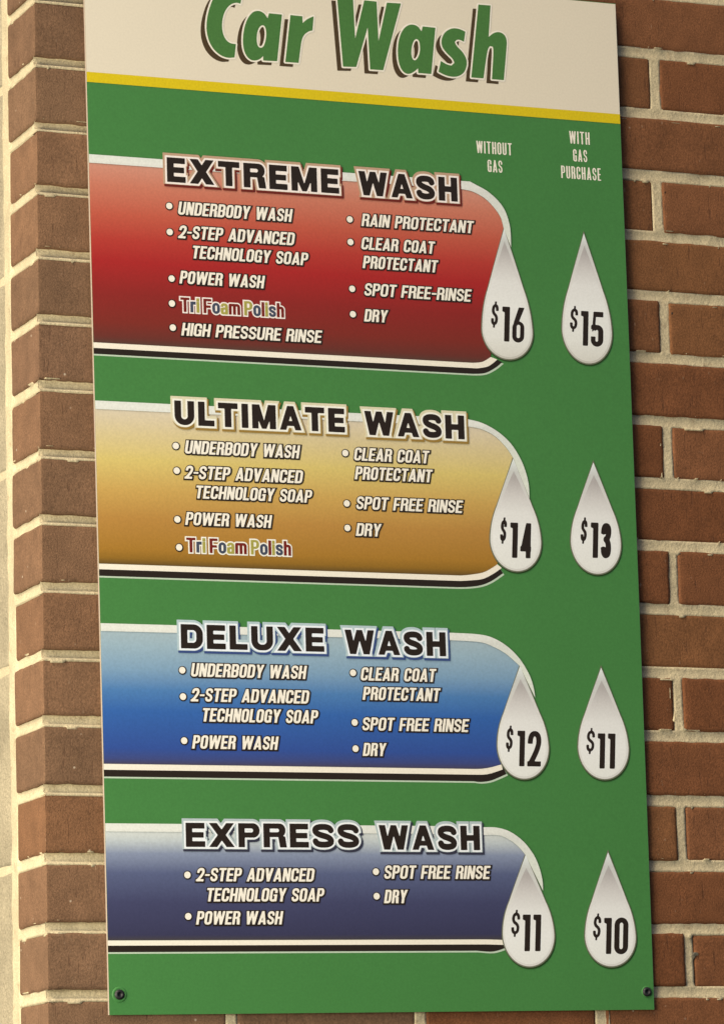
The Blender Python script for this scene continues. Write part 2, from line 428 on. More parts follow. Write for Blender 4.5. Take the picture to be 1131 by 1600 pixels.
    if ch == 'X':
        s2 = s * 1.25
        return [('+', ('cv', [(.01, 1), (s2, 1), (w, 0), (w - s2, 0)])), ('+', ('cv', [(w - .01, 1), (w - s2, 1), (0, 0), (s2, 0)]))]
    if ch == 'Y': return [('+', B(w / 2 - s / 2, 0, w / 2 + s / 2, .46)), ('+', ('cv', [(0, 1), (s * 1.02, 1), (w / 2 + s / 2, .38), (w / 2 - s / 2, .38)])), ('+', ('cv', [(w, 1), (w - s * 1.02, 1), (w / 2 - s / 2, .38), (w / 2 + s / 2, .38)]))]
    if ch == '-': return [('+', B(0, .40, w, .40 + b * .85))]
    if ch == '2':
        t = s * .95
        P = [(t / 2, .64)]
        for c, e in [((t / 2, 1 - t / 2), (w / 2, 1 - t / 2)), ((w - t / 2, 1 - t / 2), (w - t / 2, .70)), ((w - t / 2, .50), (t * .55, .06))]: P += quad_bez(P[-1], c, e)
        return [('+', ('path', P, t)), ('-', B(-.5, -.6, w + .5, 0)), ('+', B(0, 0, w, b))]
    if ch == '1': return [('+', B(w - s, 0, w, 1)), ('+', ('cv', [(0, 1), (w - s + .02, 1), (w - s + .02, .83), (0, .865)]))]
    if ch == '0': return [('+', ('rr', 0, -.01, w, 1.01, (w / 2,) * 4)), ('-', ('rr', s, b * .9, w - s, 1 - b * .9, ((w - 2 * s) / 2,) * 4))]
    if ch == '3':
        t = s
        P = [(t / 2, .69)]
        for c, e in [((t / 2, 1 - t / 2), (w / 2, 1 - t / 2)), ((w - t / 2, 1 - t / 2), (w - t / 2, .74)), ((w - t / 2, .56), (w * .42, .53))]: P += quad_bez(P[-1], c, e)
        Q = [(w * .42, .53)]
        for c, e in [((w - t / 2, .52), (w - t / 2, .27)), ((w - t / 2, t / 2), (w / 2, t / 2)), ((t / 2, t / 2), (t / 2, .31))]: Q += quad_bez(Q[-1], c, e)
        return [('+', ('path', P, t)), ('+', ('path', Q, t))]
    if ch == '4':
      s, b = s * .86, b * .86
      return [('+', B(w * .52, 0, w * .52 + s * 1.05, 1)), ('+', B(0, .19, w, .19 + b * 1.15)), ('+', ('cv', [(0, .2), (s * .95, .2), (w * .52 + s, 1), (w * .52 - s * .05, 1)]))]
    if ch == '5': return [('+', ('rr', 0, -.01, w, .62, (.22, .24, .24, .05))), ('-', ('rr', -.2, .62 - b * 2.2, s * .7, .62 - b * .9, (0, 0, 0, 0))), ('-', ('rr', s * .9, b * .9, w - s, .62 - b, (.05, .09, .09, .05))), ('-', B(-.2, .28, s * .95, .45)),
                          ('+', ('cv', [(.03, .40), (s * .80, .50), (s * .95, 1), (.07, 1)])), ('+', B(.07, 1 - b * 1.05, w * .97, 1))]
    if ch == '6':
      s, b = s * .82, b * .85
      return [('+', ('rr', 0, -.01, w, .60, (w / 2,) * 4)), ('+', ('cv', [(0, .28), (s, .42), (w * .98, 1), (w * .50, 1), (w * .12, .58)])), ('-', ('rr', s, b * .95, w - s * .95, .60 - b * .8, ((w - 2 * s) / 2,) * 4))]
    if ch == '$':
        t = s
        return [('+', ('path', s_path(w, t, .80, .10), t)), ('+', B(w / 2 - t * .34, .86, w / 2 + t * .34, 1)), ('+', B(w / 2 - t * .34, 0, w / 2 + t * .34, .14))]
    if ch == 'r': return [('+', B(0, 0, s, xh)), ('+', ('rr', s * .3, xh - b * 1.25, w, xh + .01, (0, 0, 0, .1)))]
    if ch == 'i': return [('+', B(0, 0, s, xh)), ('+', B(0, xh + .05, s, 1))]
    if ch == 'l': return [('+', B(0, 0, s, 1))]
    if ch == 'o': return [('+', ('rr', 0, -.01, w, xh + .01, (w / 2,) * 4)), ('-', ('rr', s, b, w - s, xh - b, (max(.03, w / 2 - s),) * 4))]
    if ch == 'a': return [('+', ('rr', 0, -.01, w, xh + .01, (.14, 0, .22, .22))), ('-', ('rr', s * .9, .46, w - s, xh - b * .9, (0, 0, .1, .1))), ('-', B(-.2, .43, s, .52)), ('-', ('rr', s, b * .8, w - s, .46 - b * .85, (.07,) * 4))]
    if ch == 'm': return [('+', ('rr', 0, 0, w, xh + .01, (0, 0, .2, .1))), ('-', B(s, -.5, w / 2 - s / 2, xh - b)), ('-', B(w / 2 + s / 2, -.5, w - s, xh - b))]
    if ch == 's': return [('+', ('path', s_path(w, s * .88, xh + .01), s * .88))]
    if ch == 'h': return [('+', B(0, 0, s, 1)), ('+', ('rr', 0, 0, w, xh + .01, (0, 0, .2, .1))), ('-', ('rr', s, -.5, w - s, xh - b, (0, 0, .06, .06)))]
    raise KeyError(ch)

def d_glyph(g, X, Y):
    d = np.full(X.shape, 1e9)
    for op, sh in g:
        if sh[0] == 'cv': e = d_convex(X, Y, sh[1])
        elif sh[0] == 'rr': e = d_rr(X, Y, *sh[1:])
        else: e = d_path(X, Y, sh[1], sh[2])
        d = np.minimum(d, e) if op == '+' else np.maximum(d, -e)
    return d

def contour(D, x0, y0, h, level):
    """closed loops of D < level on a grid (rows = y)"""
    F = D - level
    F = np.where(np.abs(F) < 1e-7, 1e-7, F)
    I = F < 0
    code = I[:-1, :-1] * 1 + I[:-1, 1:] * 2 + I[1:, 1:] * 4 + I[1:, :-1] * 8
    nxt, pos = {}, {}
    # edges: ('h', r, c) from (r,c) to (r,c+1); ('v', r, c) from (r,c) to (r+1,c)
    T = {1: [('L', 'B')], 2: [('B', 'R')], 3: [('L', 'R')], 4: [('R', 'T')], 5: [('L', 'B'), ('R', 'T')], 6: [('B', 'T')], 7: [('L', 'T')],
         8: [('T', 'L')], 9: [('T', 'B')], 10: [('B', 'R'), ('T', 'L')], 11: [('T', 'R')], 12: [('R', 'L')], 13: [('R', 'B')], 14: [('B', 'L')]}
    rs, cs = np.nonzero((code > 0) & (code < 15))
    for r, c in zip(rs.tolist(), cs.tolist()):
        for a, b in T[int(code[r, c])]:
            k = []
            for e in (a, b):
                key = ('h', r, c) if e == 'B' else ('h', r + 1, c) if e == 'T' else ('v', r, c) if e == 'L' else ('v', r, c + 1)
                if key not in pos:
                    if key[0] == 'h':
                        f0, f1 = F[key[1], key[2]], F[key[1], key[2] + 1]
                        pos[key] = (x0 + (key[2] + f0 / (f0 - f1)) * h, y0 + key[1] * h)
                    else:
                        f0, f1 = F[key[1], key[2]], F[key[1] + 1, key[2]]
                        pos[key] = (x0 + key[2] * h, y0 + (key[1] + f0 / (f0 - f1)) * h)
                k.append(key)
            nxt[k[0]] = k[1]
    loops = []
    while nxt:
        st = next(iter(nxt)); cur = st; lp = []
        while cur in nxt:
            lp.append(pos[cur]); cur = nxt.pop(cur)
        if len(lp) > 5: loops.append(simplify(lp, h * 0.07))
    return loops

def simplify(lp, eps):
    n = len(lp)
    a = max(range(n), key=lambda i: lp[i][0]); lp = lp[a:] + lp[:a]
    m = max(range(n), key=lambda i: (lp[i][0] - lp[0][0]) ** 2 + (lp[i][1] - lp[0][1]) ** 2)
    P = np.array(lp + [lp[0]])
    keep = np.zeros(n + 1, bool); keep[[0, m, n]] = True
    st = [(0, m), (m, n)]
    while st:
        i, j = st.pop()
        if j - i < 2: continue
        d = P[j] - P[i]; L = math.hypot(*d)
        q = P[i + 1:j] - P[i]
        e = np.abs(q[:, 0] * d[1] - q[:, 1] * d[0]) / L if L > 1e-12 else np.hypot(q[:, 0], q[:, 1])
        k = int(e.argmax())
        if e[k] > eps:
            keep[i + 1 + k] = True; st += [(i, i + 1 + k), (i + 1 + k, j)]
    return [tuple(p) for p in P[:-1][keep[:-1]]]

class Face:
    """a type style: stem, bar, radius, letter gap, word space, widths"""
    def __init__(self, s, b, R, gap, space, shear, w, widths):
        self.s, self.b, self.R, self.gap, self.space, self.shear, self.w, self.widths = s, b, R, gap, space, shear, w, widths
    def width(self, ch, k):
        if ch in 'Iil': return self.s
        if ch == '1': return self.s * 1.45
        return max(self.s * 1.6, self.w * self.widths.get(ch, 1.0) * k)
    def layout(self, text, total):
        def length(k):
            x = 0
            for i, ch in enumerate(text):
                x += self.space if ch == ' ' else self.width(ch, k)
                if i < len(text) - 1: x += self.gap
            return x
        lo, hi = .2, 3
        for _ in range(40):
            m = (lo + hi) / 2
            if length(m) < total: lo = m
            else: hi = m
        k, x, out = (lo + hi) / 2, 0, []
        for ch in text:
            w = self.space if ch == ' ' else self.width(ch, k)
            if ch != ' ': out.append((ch, x, w))
            x += w + self.gap
        return out
    def field(self, text, total, pad=.32, res=44, groups=None):
        """distance field per group of letters (in cap heights); groups[i] is letter i's group"""
        h = 1.0 / res
        W, H = total + 2 * pad + .3, 1 + 2 * pad
        xs = -pad - .1 + np.arange(int(W / h) + 1) * h
        ys = -pad + np.arange(int(H / h) + 1) * h
        D = {}
        for i, (ch, x, w) in enumerate(self.layout(text, total)):
            gname = groups[i] if groups else 0
            if gname not in D: D[gname] = np.full((len(ys), len(xs)), 9.0)
            c0 = max(0, int((x - .55 - xs[0]) / h)); c1 = min(len(xs), int((x + w + .75 - xs[0]) / h))
            X, Y = np.meshgrid(xs[c0:c1], ys)
            e = d_glyph(glyph(ch, w, self.s, self.b, min(self.R, w / 2)), X - self.shear * Y - x, Y)
            D[gname][:, c0:c1] = np.minimum(D[gname][:, c0:c1], e)
        return D, xs[0], ys[0], h

def place(loops, u0, v0, cap, rot=0.0, dx=0.0, dy=0.0):
    return [[(u0 + (x + dx) * cap - rot * (y + dy) * cap, v0 + (y + dy) * cap + rot * (x + dx) * cap) for x, y in lp] for lp in loops]

LIST_FACE = Face(.205, .16, .24, .07, .33, .175, .50, {'W': 1.62, 'M': 1.35, 'A': 1.12, 'Y': 1.08, 'V': 1.1, 'T': .96, 'E': .88, 'F': .86, 'L': .82, '-': .62, 'P': .97, 'S': .97})
TITLE_FACE = Face(.288, .24, .40, .165, .5, 0.0, .86, {'E': .86, 'X': 1.15, 'T': 1.0, 'R': 1.02, 'M': 1.22, 'U': 1.0, 'L': .82, 'A': 1.12, 'D': 1.0, 'P': .96, 'S': .98, 'W': 1.5, 'H': 1.0})
HEAD_FACE = Face(.125, .10, .17, .11, .3, 0.0, .36, {'W': 1.6, 'A': 1.15, 'E': .85, 'T': 1.05})
FOAM_FACE = Face(.185, .145, .26, .085, .16, 0.0, .46, {'T': 1.25, 'r': .72, 'F': 1.1, 'm': 1.6, 'P': 1.15, 'a': 1.0, 'o': 1.05})
PRICE_FACE = Face(.162, .145, .2, .085, .3, 0.065, .36, {})
DOLLAR_FACE = Face(.112, .105, .2, .05, .3, 0.13, .32, {})
# ------------------------------------------------------------------ the wall
WALL_Y = 0.0054                     # plane of the brick faces
CORNER_X = -0.0564
MOD, Z0 = 0.068724, 1.0482         # course height, height of the joint numbered 0
PITCH, BX = 0.20617, 0.1397
BRICK_D = 0.0953
JOINT = 0.0116
OFF = {0: (-.4, -.6), 1: (-.4, -1.1), 2: (-.8, -2.4), 3: (1.9, -1.8), 4: (3, .8), 5: (3.9, .6), 6: (2.3, -.6), 7: (-.3, -.3), 8: (.6, 0), 9: (-.9, 0), 10: (-.8, 0), 11: (1, 0), 12: (.4, -.3), 13: (-.7, -1), 14: (-1, 1.6), 15: (1.1, 4.4)}
X_MAX, I_MIN, I_MAX = 2.1, -18, 36
JOINTS = {}

def joint_z(i, x):
    l, r = OFF.get(i, (0, 0))
    t = min(1.3, max(0, (x + .05) / .73))
    return Z0 - MOD * i + (l + (r - l) * t) / 1500

def joints_in_row(i):
    """x of the upright joints in the course between joints i and i+1"""
    if i in JOINTS: return JOINTS[i]
    odd = i % 2 != 0
    x = BX + (-1 if odd else -.5) * PITCH
    out = []
    rr = random.Random(i * 31 + 5)
    while x < X_MAX + .3:
        if x > CORNER_X + .04: out.append(x + rr.uniform(-.0022, .0022))
        x += PITCH
    JOINTS[i] = out
    return out

def nz(x, y, z, s): return noise.noise(Vector((x * s, y * s, z * s)))

wall = bpy.data.objects.new('brick_wall', None)
COL.objects.link(wall)
WALL_BASE = Vector((0.0, WALL_Y, Z0 - MOD * I_MAX))
wall.location = WALL_BASE
wall['label'] = 'red-brown brick wall end with wide cream mortar joints behind the menu sign'
wall['category'] = 'wall'

V, Fc, Tone = [], [], []
def sheet(P, tone):
    """P: rows of points -> quads"""
    n0 = len(V); nr, ncol = len(P), len(P[0])
    for row in P:
        for p in row: V.append(p); Tone.append(tone)
    for r in range(nr - 1):
        for c in range(ncol - 1):
            a = n0 + r * ncol + c
            Fc.append((a, a + 1, a + ncol + 1, a + ncol))

def axis(a, b, step, e=.0035):
    """parameter values a..b, denser at both ends"""
    n = max(2, round((b - a - 2 * e) / step))
    return [a, a + e * .35, a + e] + [a + e + (b - a - 2 * e) * k / n for k in range(1, n)] + [b - e, b - e * .35, b]

def edge_in(t, a, b, e=.0035):
    """how far a point near the arris sinks back"""
    d = min(t - a, b - t)
    return 0 if d >= e else .0014 * (1 - math.sqrt(max(0, 1 - (1 - d / e) ** 2)))

rb = random.Random(3)
for i in range(I_MIN, I_MAX):
    js = joints_in_row(i)
    xs_ = [CORNER_X] + js
    for k in range(len(xs_)):
        first = k == 0
        xa = xs_[k] if first else xs_[k] + JOINT / 2
        xb = (xs_[k + 1] - JOINT / 2) if k + 1 < len(xs_) else X_MAX + .2
        if xa > X_MAX: continue
        xb = min(xb, X_MAX)
        tone = .55 + .45 * rb.random() if first or (k == 1 and rb.random() < .4) else .5 * rb.random()  # corner bricks greyer, others redder: haze and warmer light put into the colour
        dy = rb.uniform(-.0012, .0012); hz = rb.uniform(-.0007, .0007)
        seed = rb.uniform(0, 50)
        zt = lambda x: joint_z(i, x) - JOINT / 2 + hz
        zb = lambda x: joint_z(i + 1, x) + JOINT / 2 + hz
        fine = xa < .8 and -1 <= i <= 16
        AX = axis(xa, xb, .006 if fine else .03); AT = axis(0, 1, .11, .06)
        def front(x, t):
            z0_, z1_ = zb(x), zt(x)
            z = z0_ + (z1_ - z0_) * t
            sink = (edge_in(x, xa - .0022, xb) if first else edge_in(x, xa, xb)) + edge_in(z, z0_, z1_)
            ex = 1 if (x - xa < 1e-6 or xb - x < 1e-6) else 0
            ez = 1 if (t < 1e-6 or t > 1 - 1e-6) else 0
            wob = nz(x + seed, 3.1, z, 70) * .0011 * (1 if ez else .25) + nz(x + seed, 9.1, z, 260) * .0005 * (1 if ez else 0)
            wox = nz(x + seed, 6.7, z, 90) * .0009 * (1 if ex else .2)
            rough_ = nz(x + seed, 0, z, 120) * .00035 + nz(x + seed, 5, z, 22) * .0007
            return (x + (0 if first and ex and x < xa + 1e-4 else wox), WALL_Y + dy + sink - rough_, z + wob)
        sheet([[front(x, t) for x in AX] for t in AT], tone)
        # returns of the brick into the joints
        back = .013
        for t in (0, 1):
            P0 = [front(x, t) for x in AX]
            P1 = [(p[0], p[1] + back, p[2]) for p in P0]
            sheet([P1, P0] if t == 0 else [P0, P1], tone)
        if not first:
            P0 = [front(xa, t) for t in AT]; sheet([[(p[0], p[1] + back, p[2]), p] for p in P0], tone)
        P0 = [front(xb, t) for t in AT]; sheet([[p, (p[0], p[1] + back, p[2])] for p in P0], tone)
        if first:                                       # the end face of the corner brick
            y0_, y1_ = WALL_Y + dy, WALL_Y + BRICK_D + rb.uniform(-.0025, .0025)
            AY = axis(y0_, y1_, .006)
            dx = rb.uniform(-.001, .001)
            def side(y, t):
                z0_, z1_ = zb(xa), zt(xa)
                z = z0_ + (z1_ - z0_) * t
                if y - y0_ < 1e-6: return front(xa, t)
                sink = edge_in(y, y0_, y1_) + edge_in(z, z0_, z1_)
                ez = 1 if (t < 1e-6 or t > 1 - 1e-6) else 0
                wob = nz(y + seed, 13.1, z, 70) * .0011 * (1 if ez else .25)
                fade = min(1, (y - y0_) / .012)
                return (xa + dx * fade + sink - nz(y + seed, 15, z, 22) * .0006 * fade, y, z + wob)
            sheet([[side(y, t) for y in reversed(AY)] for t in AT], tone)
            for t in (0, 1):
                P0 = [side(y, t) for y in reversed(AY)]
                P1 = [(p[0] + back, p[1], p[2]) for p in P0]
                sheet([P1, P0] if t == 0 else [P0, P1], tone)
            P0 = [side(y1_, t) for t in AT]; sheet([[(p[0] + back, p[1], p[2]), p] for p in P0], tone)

def grid_obj(name, V, Fc, m, parent, base, tone=None):
    me = bpy.data.meshes.new(name)
    me.from_pydata([tuple(Vector(v) - base) for v in V], [], Fc)
    if tone is not None:
        at = me.attributes.new('tone', 'FLOAT', 'POINT')
        at.data.foreach_set('value', tone)
    me.materials.append(m)
    me.polygons.foreach_set('use_smooth', [True] * len(me.polygons))
    me.update()
    return link(name, me, parent)

# brick material
bm_, bt, bp = base_mat('fired_brick', .88, .25)
N, L = bt.nodes, bt.links
tc = N.new('ShaderNodeTexCoord')
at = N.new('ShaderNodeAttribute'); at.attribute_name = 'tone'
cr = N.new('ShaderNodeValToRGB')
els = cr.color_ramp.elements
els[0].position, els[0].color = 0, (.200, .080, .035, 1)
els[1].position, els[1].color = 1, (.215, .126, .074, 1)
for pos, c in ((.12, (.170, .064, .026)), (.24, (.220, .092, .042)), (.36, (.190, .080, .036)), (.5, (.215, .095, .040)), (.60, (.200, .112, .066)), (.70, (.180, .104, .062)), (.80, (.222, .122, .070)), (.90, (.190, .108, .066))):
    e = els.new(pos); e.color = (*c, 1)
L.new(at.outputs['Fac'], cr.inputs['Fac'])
def noise_node(scale, detail, vec_scale=(1, 1, 1), rough=.6):
    mp = N.new('ShaderNodeMapping'); mp.inputs['Scale'].default_value = vec_scale
    L.new(tc.outputs['Object'], mp.inputs['Vector'])
    n = N.new('ShaderNodeTexNoise'); n.inputs['Scale'].default_value = scale; n.inputs['Detail'].default_value = detail; n.inputs['Roughness'].default_value = rough
    L.new(mp.outputs[0], n.inputs['Vector'])
    return n.outputs['Fac']
def maprange(v, a, b, c, d):
    m = N.new('ShaderNodeMapRange'); m.inputs['From Min'].default_value = a; m.inputs['From Max'].default_value = b; m.inputs['To Min'].default_value = c; m.inputs['To Max'].default_value = d
    L.new(v, m.inputs['Value']); return m.outputs[0]
def scale_col(col, v):
    m = N.new('ShaderNodeVectorMath'); m.operation = 'SCALE'; L.new(col, m.inputs[0]); L.new(v, m.inputs['Scale']); return m.outputs[0]
def mix_col(col, rgb, fac):
    m = N.new('ShaderNodeMix'); m.data_type = 'RGBA'; L.new(fac, m.inputs[0]); L.new(col, m.inputs[6]); m.inputs[7].default_value = (*rgb, 1); return m.outputs[2]
col = cr.outputs['Color']
col = scale_col(col, maprange(noise_node(34, 5), .3, .7, .84, 1.16))
col = scale_col(col, maprange(noise_node(520, 3), .3, .7, .72, 1.28))
streak = noise_node(260, 3, (1, 1, .16))
col = mix_col(col, (.075, .035, .022), maprange(streak, .60, .72, 0, .42))
col = mix_col(col, (.36, .24, .16), maprange(noise_node(230, 2, (1, 1, .35)), .70, .76, 0, .6))
vo = N.new('ShaderNodeTexVoronoi'); vo.inputs['Scale'].default_value = 62
L.new(tc.outputs['Object'], vo.inputs['Vector'])
spk = maprange(vo.outputs['Distance'], .10, .04, 0, 1)
gate = maprange(noise_node(25, 1), .60, .64, 0, .85)
mm = N.new('ShaderNodeMath'); mm.operation = 'MULTIPLY'; L.new(spk, mm.inputs[0]); L.new(gate, mm.inputs[1])
col = mix_col(col, (.55, .46, .36), mm.outputs[0])
L.new(col, bp.inputs['Base Color'])
bmp = N.new('ShaderNodeBump'); bmp.inputs['Distance'].default_value = .0010; bmp.inputs['Strength'].default_value = .5
hsum = N.new('ShaderNodeMath'); hsum.operation = 'SUBTRACT'
L.new(noise_node(620, 3), hsum.inputs[0])
L.new(maprange(streak, .60, .74, 0, .45), hsum.inputs[1])
L.new(hsum.outputs[0], bmp.inputs['Height'])
L.new(bmp.outputs[0], bp.inputs['Normal'])
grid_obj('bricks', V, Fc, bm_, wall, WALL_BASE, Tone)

# mortar material
mo, mt_, mp_ = base_mat('cream_mortar', .92, .2)
N, L = mt_.nodes, mt_.links
tc = N.new('ShaderNodeTexCoord')
rgb = N.new('ShaderNodeRGB'); rgb.outputs[0].default_value = (.61, .53, .36, 1)
col = scale_col(rgb.outputs[0], maprange(noise_node(18, 4), .3, .7, .86, 1.12))
col = scale_col(col, maprange(noise_node(560, 3), .3, .7, .78, 1.18))
col = mix_col(col, (.36, .27, .17), maprange(noise_node(75, 5), .58, .70, 0, .55))
L.new(col, mp_.inputs['Base Color'])
bmp = N.new('ShaderNodeBump'); bmp.inputs['Distance'].default_value = .0015; bmp.inputs['Strength'].default_value = .6
L.new(noise_node(260, 4), bmp.inputs['Height']); L.new(bmp.outputs[0], mp_.inputs['Normal'])

def smooth(a, b, x):
    t = min(1, max(0, (x - a) / (b - a))); return t * t * (3 - 2 * t)

def joint_profile(x, z, dzj, along):
    """depth behind the brick face of a bed joint, dzj = height above its centre line"""
    t = (dzj + JOINT / 2) / JOINT
    deep = (1 - smooth(.02, .45, along))
    raked = .0002 + .0072 * smooth(.13, .36, t)
    flush = .0010 + .0008 * math.cos((t - .5) * 3)
    return flush * (1 - deep) + raked * deep + nz(x, 1, z, 60) * .0006

V, Fc = [], []
xs_ = []
x = CORNER_X
while x < X_MAX + .001:
    xs_.append(x); x += .0026 if x < .76 else .008
zrows = []
for i in range(I_MIN, I_MAX + 1):
    fine = -1 <= i <= 17
    rel = [-.5, -.36, -.3, -.18, -.08, .0, .1, .2, .3, .4, .5]
    for q in (rel if fine else [-.5, 0, .5]): zrows.append((i, -q * JOINT * 1.75))
    if i < I_MAX:
        for f in ((.25, .40, .5, .6, .75) if fine else (.5,)): zrows.append((i, -(MOD * f)))
zrows_s = zrows
P = []
for i, dz in zrows_s:
    row_above = i - 1
    row = []
    for x in xs_:
        zc = joint_z(i, x)
        frac = -dz / MOD
        z = zc + dz if frac < .3 else joint_z(i, x) + (joint_z(i + 1, x) - joint_z(i, x)) * frac
        y = .0085
        bed = abs(dz) - JOINT / 2
        near_bed = bed < .0042
        if bed <= .0008: y = joint_profile(x, z, dz, x)
        elif near_bed:
            y = .0046
            if nz(x, 4, z, 55) > .40 or nz(x, 14, z, 130) > .52: y = -.0010
        course = i if dz < 0 else i - 1
        if -.0099 < dz < .0099 and bed <= .0008: pass
        else:
            for j in joints_in_row(course) if frac or True else ():
                e = abs(x - j) - JOINT / 2
                if e < .0012: y = min(y, .0012 + nz(x, 2, z, 60) * .0007)
                elif e < .0042 and (nz(x, 7, z, 60) > .38): y = min(y, -.0009)
        row.append((x if bed <= .0008 else max(x, CORNER_X + .006), WALL_Y + y, z))
    P.append(row)
def sheet2(P):
    n0 = len(V); ncol = len(P[0])
    for row in P: V.extend(row)
    for r in range(len(P) - 1):
        for c in range(ncol - 1):
            a = n0 + r * ncol + c
            Fc.append((a, a + ncol, a + ncol + 1, a + 1))
sheet2(P)
# mortar on the end face, with the wide collar joint between the brick and the block behind it
COLLAR = .0175
ys_ = []
y = WALL_Y + BRICK_D + COLLAR + .002
while y > WALL_Y: ys_.append(y); y -= .0024
ys_.append(WALL_Y)
P = []
for i, dz in zrows_s:
    zc = joint_z(i, CORNER_X)
    frac = -dz / MOD
    row = []
    for y in ys_:
        z = zc + dz if frac < .3 else zc + (joint_z(i + 1, CORNER_X) - zc) * frac
        dep = .0085
        bed = abs(dz) - JOINT / 2
        if y > WALL_Y + BRICK_D - .0030:
            dep = .0006 + nz(y, 3, z, 45) * .0014
        elif bed <= .0008: dep = .0004 + .0022 * smooth(.1, .5, (dz + JOINT / 2) / JOINT) * smooth(0, .02, y - WALL_Y) + nz(y, 1, z, 60) * .0006
        elif bed < .0042:
            dep = .0046
            if nz(y, 4, z, 55) > .42: dep = -.0008
        row.append((CORNER_X + dep, max(y, WALL_Y + (.0085 if bed > .0008 else joint_profile(CORNER_X, z, dz, CORNER_X))), z))
    P.append(row)
sheet2(P)
grid_obj('mortar', V, Fc, mo, wall, WALL_BASE)

# concrete block behind the brick, seen as a sliver at the left
bk, kt, kp = base_mat('painted_block', .9, .2)
N, L = kt.nodes, kt.links
tc = N.new('ShaderNodeTexCoord')
rgb = N.new('ShaderNodeRGB'); rgb.outputs[0].default_value = (.40, .35, .25, 1)
col = scale_col(rgb.outputs[0], maprange(noise_node(16, 4), .3, .7, .75, 1.2))
col = scale_col(col, maprange(noise_node(380, 3), .3, .7, .8, 1.2))
L.new(col, kp.inputs['Base Color'])
bmp = N.new('ShaderNodeBump'); bmp.inputs['Distance'].default_value = .003; bmp.inputs['Strength'].default_value = .8
L.new(noise_node(220, 4), bmp.inputs['Height']); L.new(bmp.outputs[0], kp.inputs['Normal'])
V, Fc = [], []
yb0, yb1 = WALL_Y + BRICK_D + COLLAR, WALL_Y + BRICK_D + COLLAR + .80
for n, i in enumerate(range(-18 - 2, I_MAX, 3)):
    zt_, zb_ = Z0 - MOD * i - .004, Z0 - MOD * (i + 3) + .004
    cuts = [yb0, yb0 + (.39 if n % 2 else .19), yb0 + (.80 if n % 2 else .59), yb1]
    for ya_, yb_ in zip(cuts, cuts[1:]):
        if yb_ - ya_ < .02: continue
        yb_ -= .009
        ya = axis(ya_, yb_, .01); ta = axis(0, 1, .06, .02)
        sheet2([[(CORNER_X + .0015 + edge_in(y, ya_, yb_) + edge_in(zb_ + (zt_ - zb_) * t, zb_, zt_) + nz(y, 21, zb_ + (zt_ - zb_) * t, 30) * .001, y, zb_ + (zt_ - zb_) * t) for y in ya] for t in ta])
grid_obj('concrete_block', V, Fc, bk, wall, WALL_BASE)
V, Fc = [], []
sheet2([[(CORNER_X + .0026, y, z) for y in (yb1, yb0 - .002)] for z in (Z0 - MOD * I_MIN, Z0 - MOD * I_MAX)])
grid_obj('block_mortar', V, Fc, mo, wall, WALL_BASE)

# ------------------------------------------------------------------ the sign
sign = bpy.data.objects.new('menu_sign', None)
COL.objects.link(sign)
sign.location = SIGN_BASE
sign['_w'] = tuple(SIGN_BASE)
sign['label'] = 'tall green car wash price menu board screwed to the brick wall'
sign['category'] = 'sign'

green = ink_mat('green_print', ink(80, 131, 70, .018), .45, .45, .06)
card = ink_mat('white_print', (.82, .765, .650), .45, .4, .025)
edge_m = ink_mat('board_core', (.40, .33, .28), .6, .3, .05)
yellow = ink_mat('yellow_print', ink(226, 194, 40, .015), .45, .4, .06)
black = ink_mat('black_print', (.022, .014, .010), .45, .4, .1)
cream = ink_mat('cream_print', (.94, .91, .83), .45, .4, .04)

def left_u(v): return 2.0 - 4.4 * v / 1097
def right_u(v): return 607.6 + 4.4 * v / 1097
TOP, BOT = 1096.5, 0.0
THICK = 2.4
def board_ring(h, inset=0):
    vs_ = [BOT + inset + (TOP - BOT - 2 * inset) * k / 56 for k in range(57)]
    return vs_
bm = bmesh.new()
rows = []
for v in board_ring(0):
    bend = -2.0 * v / 1097
    a = .5
    rows.append([bm.verts.new(S(left_u(v), v, -THICK)), bm.verts.new(S(left_u(v), v, -a)), bm.verts.new(S(left_u(v) + a, v, 0)),
                 bm.verts.new(S(right_u(v) - a, v, 0)), bm.verts.new(S(right_u(v), v, -a)), bm.verts.new(S(right_u(v), v, -THICK))])
for r in range(len(rows) - 1):
    for c in range(5):
        f = bm.faces.new([rows[r][c], rows[r][c + 1], rows[r + 1][c + 1], rows[r + 1][c]])
        f.material_index = 0 if c == 2 else 1
    f = bm.faces.new([rows[r][5], rows[r][0], rows[r + 1][0], rows[r + 1][5]]); f.material_index = 1
f = bm.faces.new([rows[0][k] for k in (5, 4, 3, 2, 1, 0)]); f.material_index = 1
f = bm.faces.new([rows[-1][k] for k in range(6)]); f.material_index = 1
for v in bm.verts: v.co -= SIGN_BASE
me = bpy.data.meshes.new('board')
bm.to_mesh(me); bm.free()
me.materials.append(green); me.materials.append(edge_m)
link('board', me, sign)

def band(v0, v1, inset=.6):
    return [[(left_u(v0) + inset, v0), (right_u(v0) - inset, v0), (right_u(v1) - inset, v1), (left_u(v1) + inset, v1)]]
decal('header_panel', [(band(971.0, TOP - .6), .12, card)], sign, (0, 971), 'white header panel across the top of the sign')
decal('header_stripe', [(band(960.4, 971.2), .24, yellow)], sign, (0, 960), 'thin yellow stripe under the header')

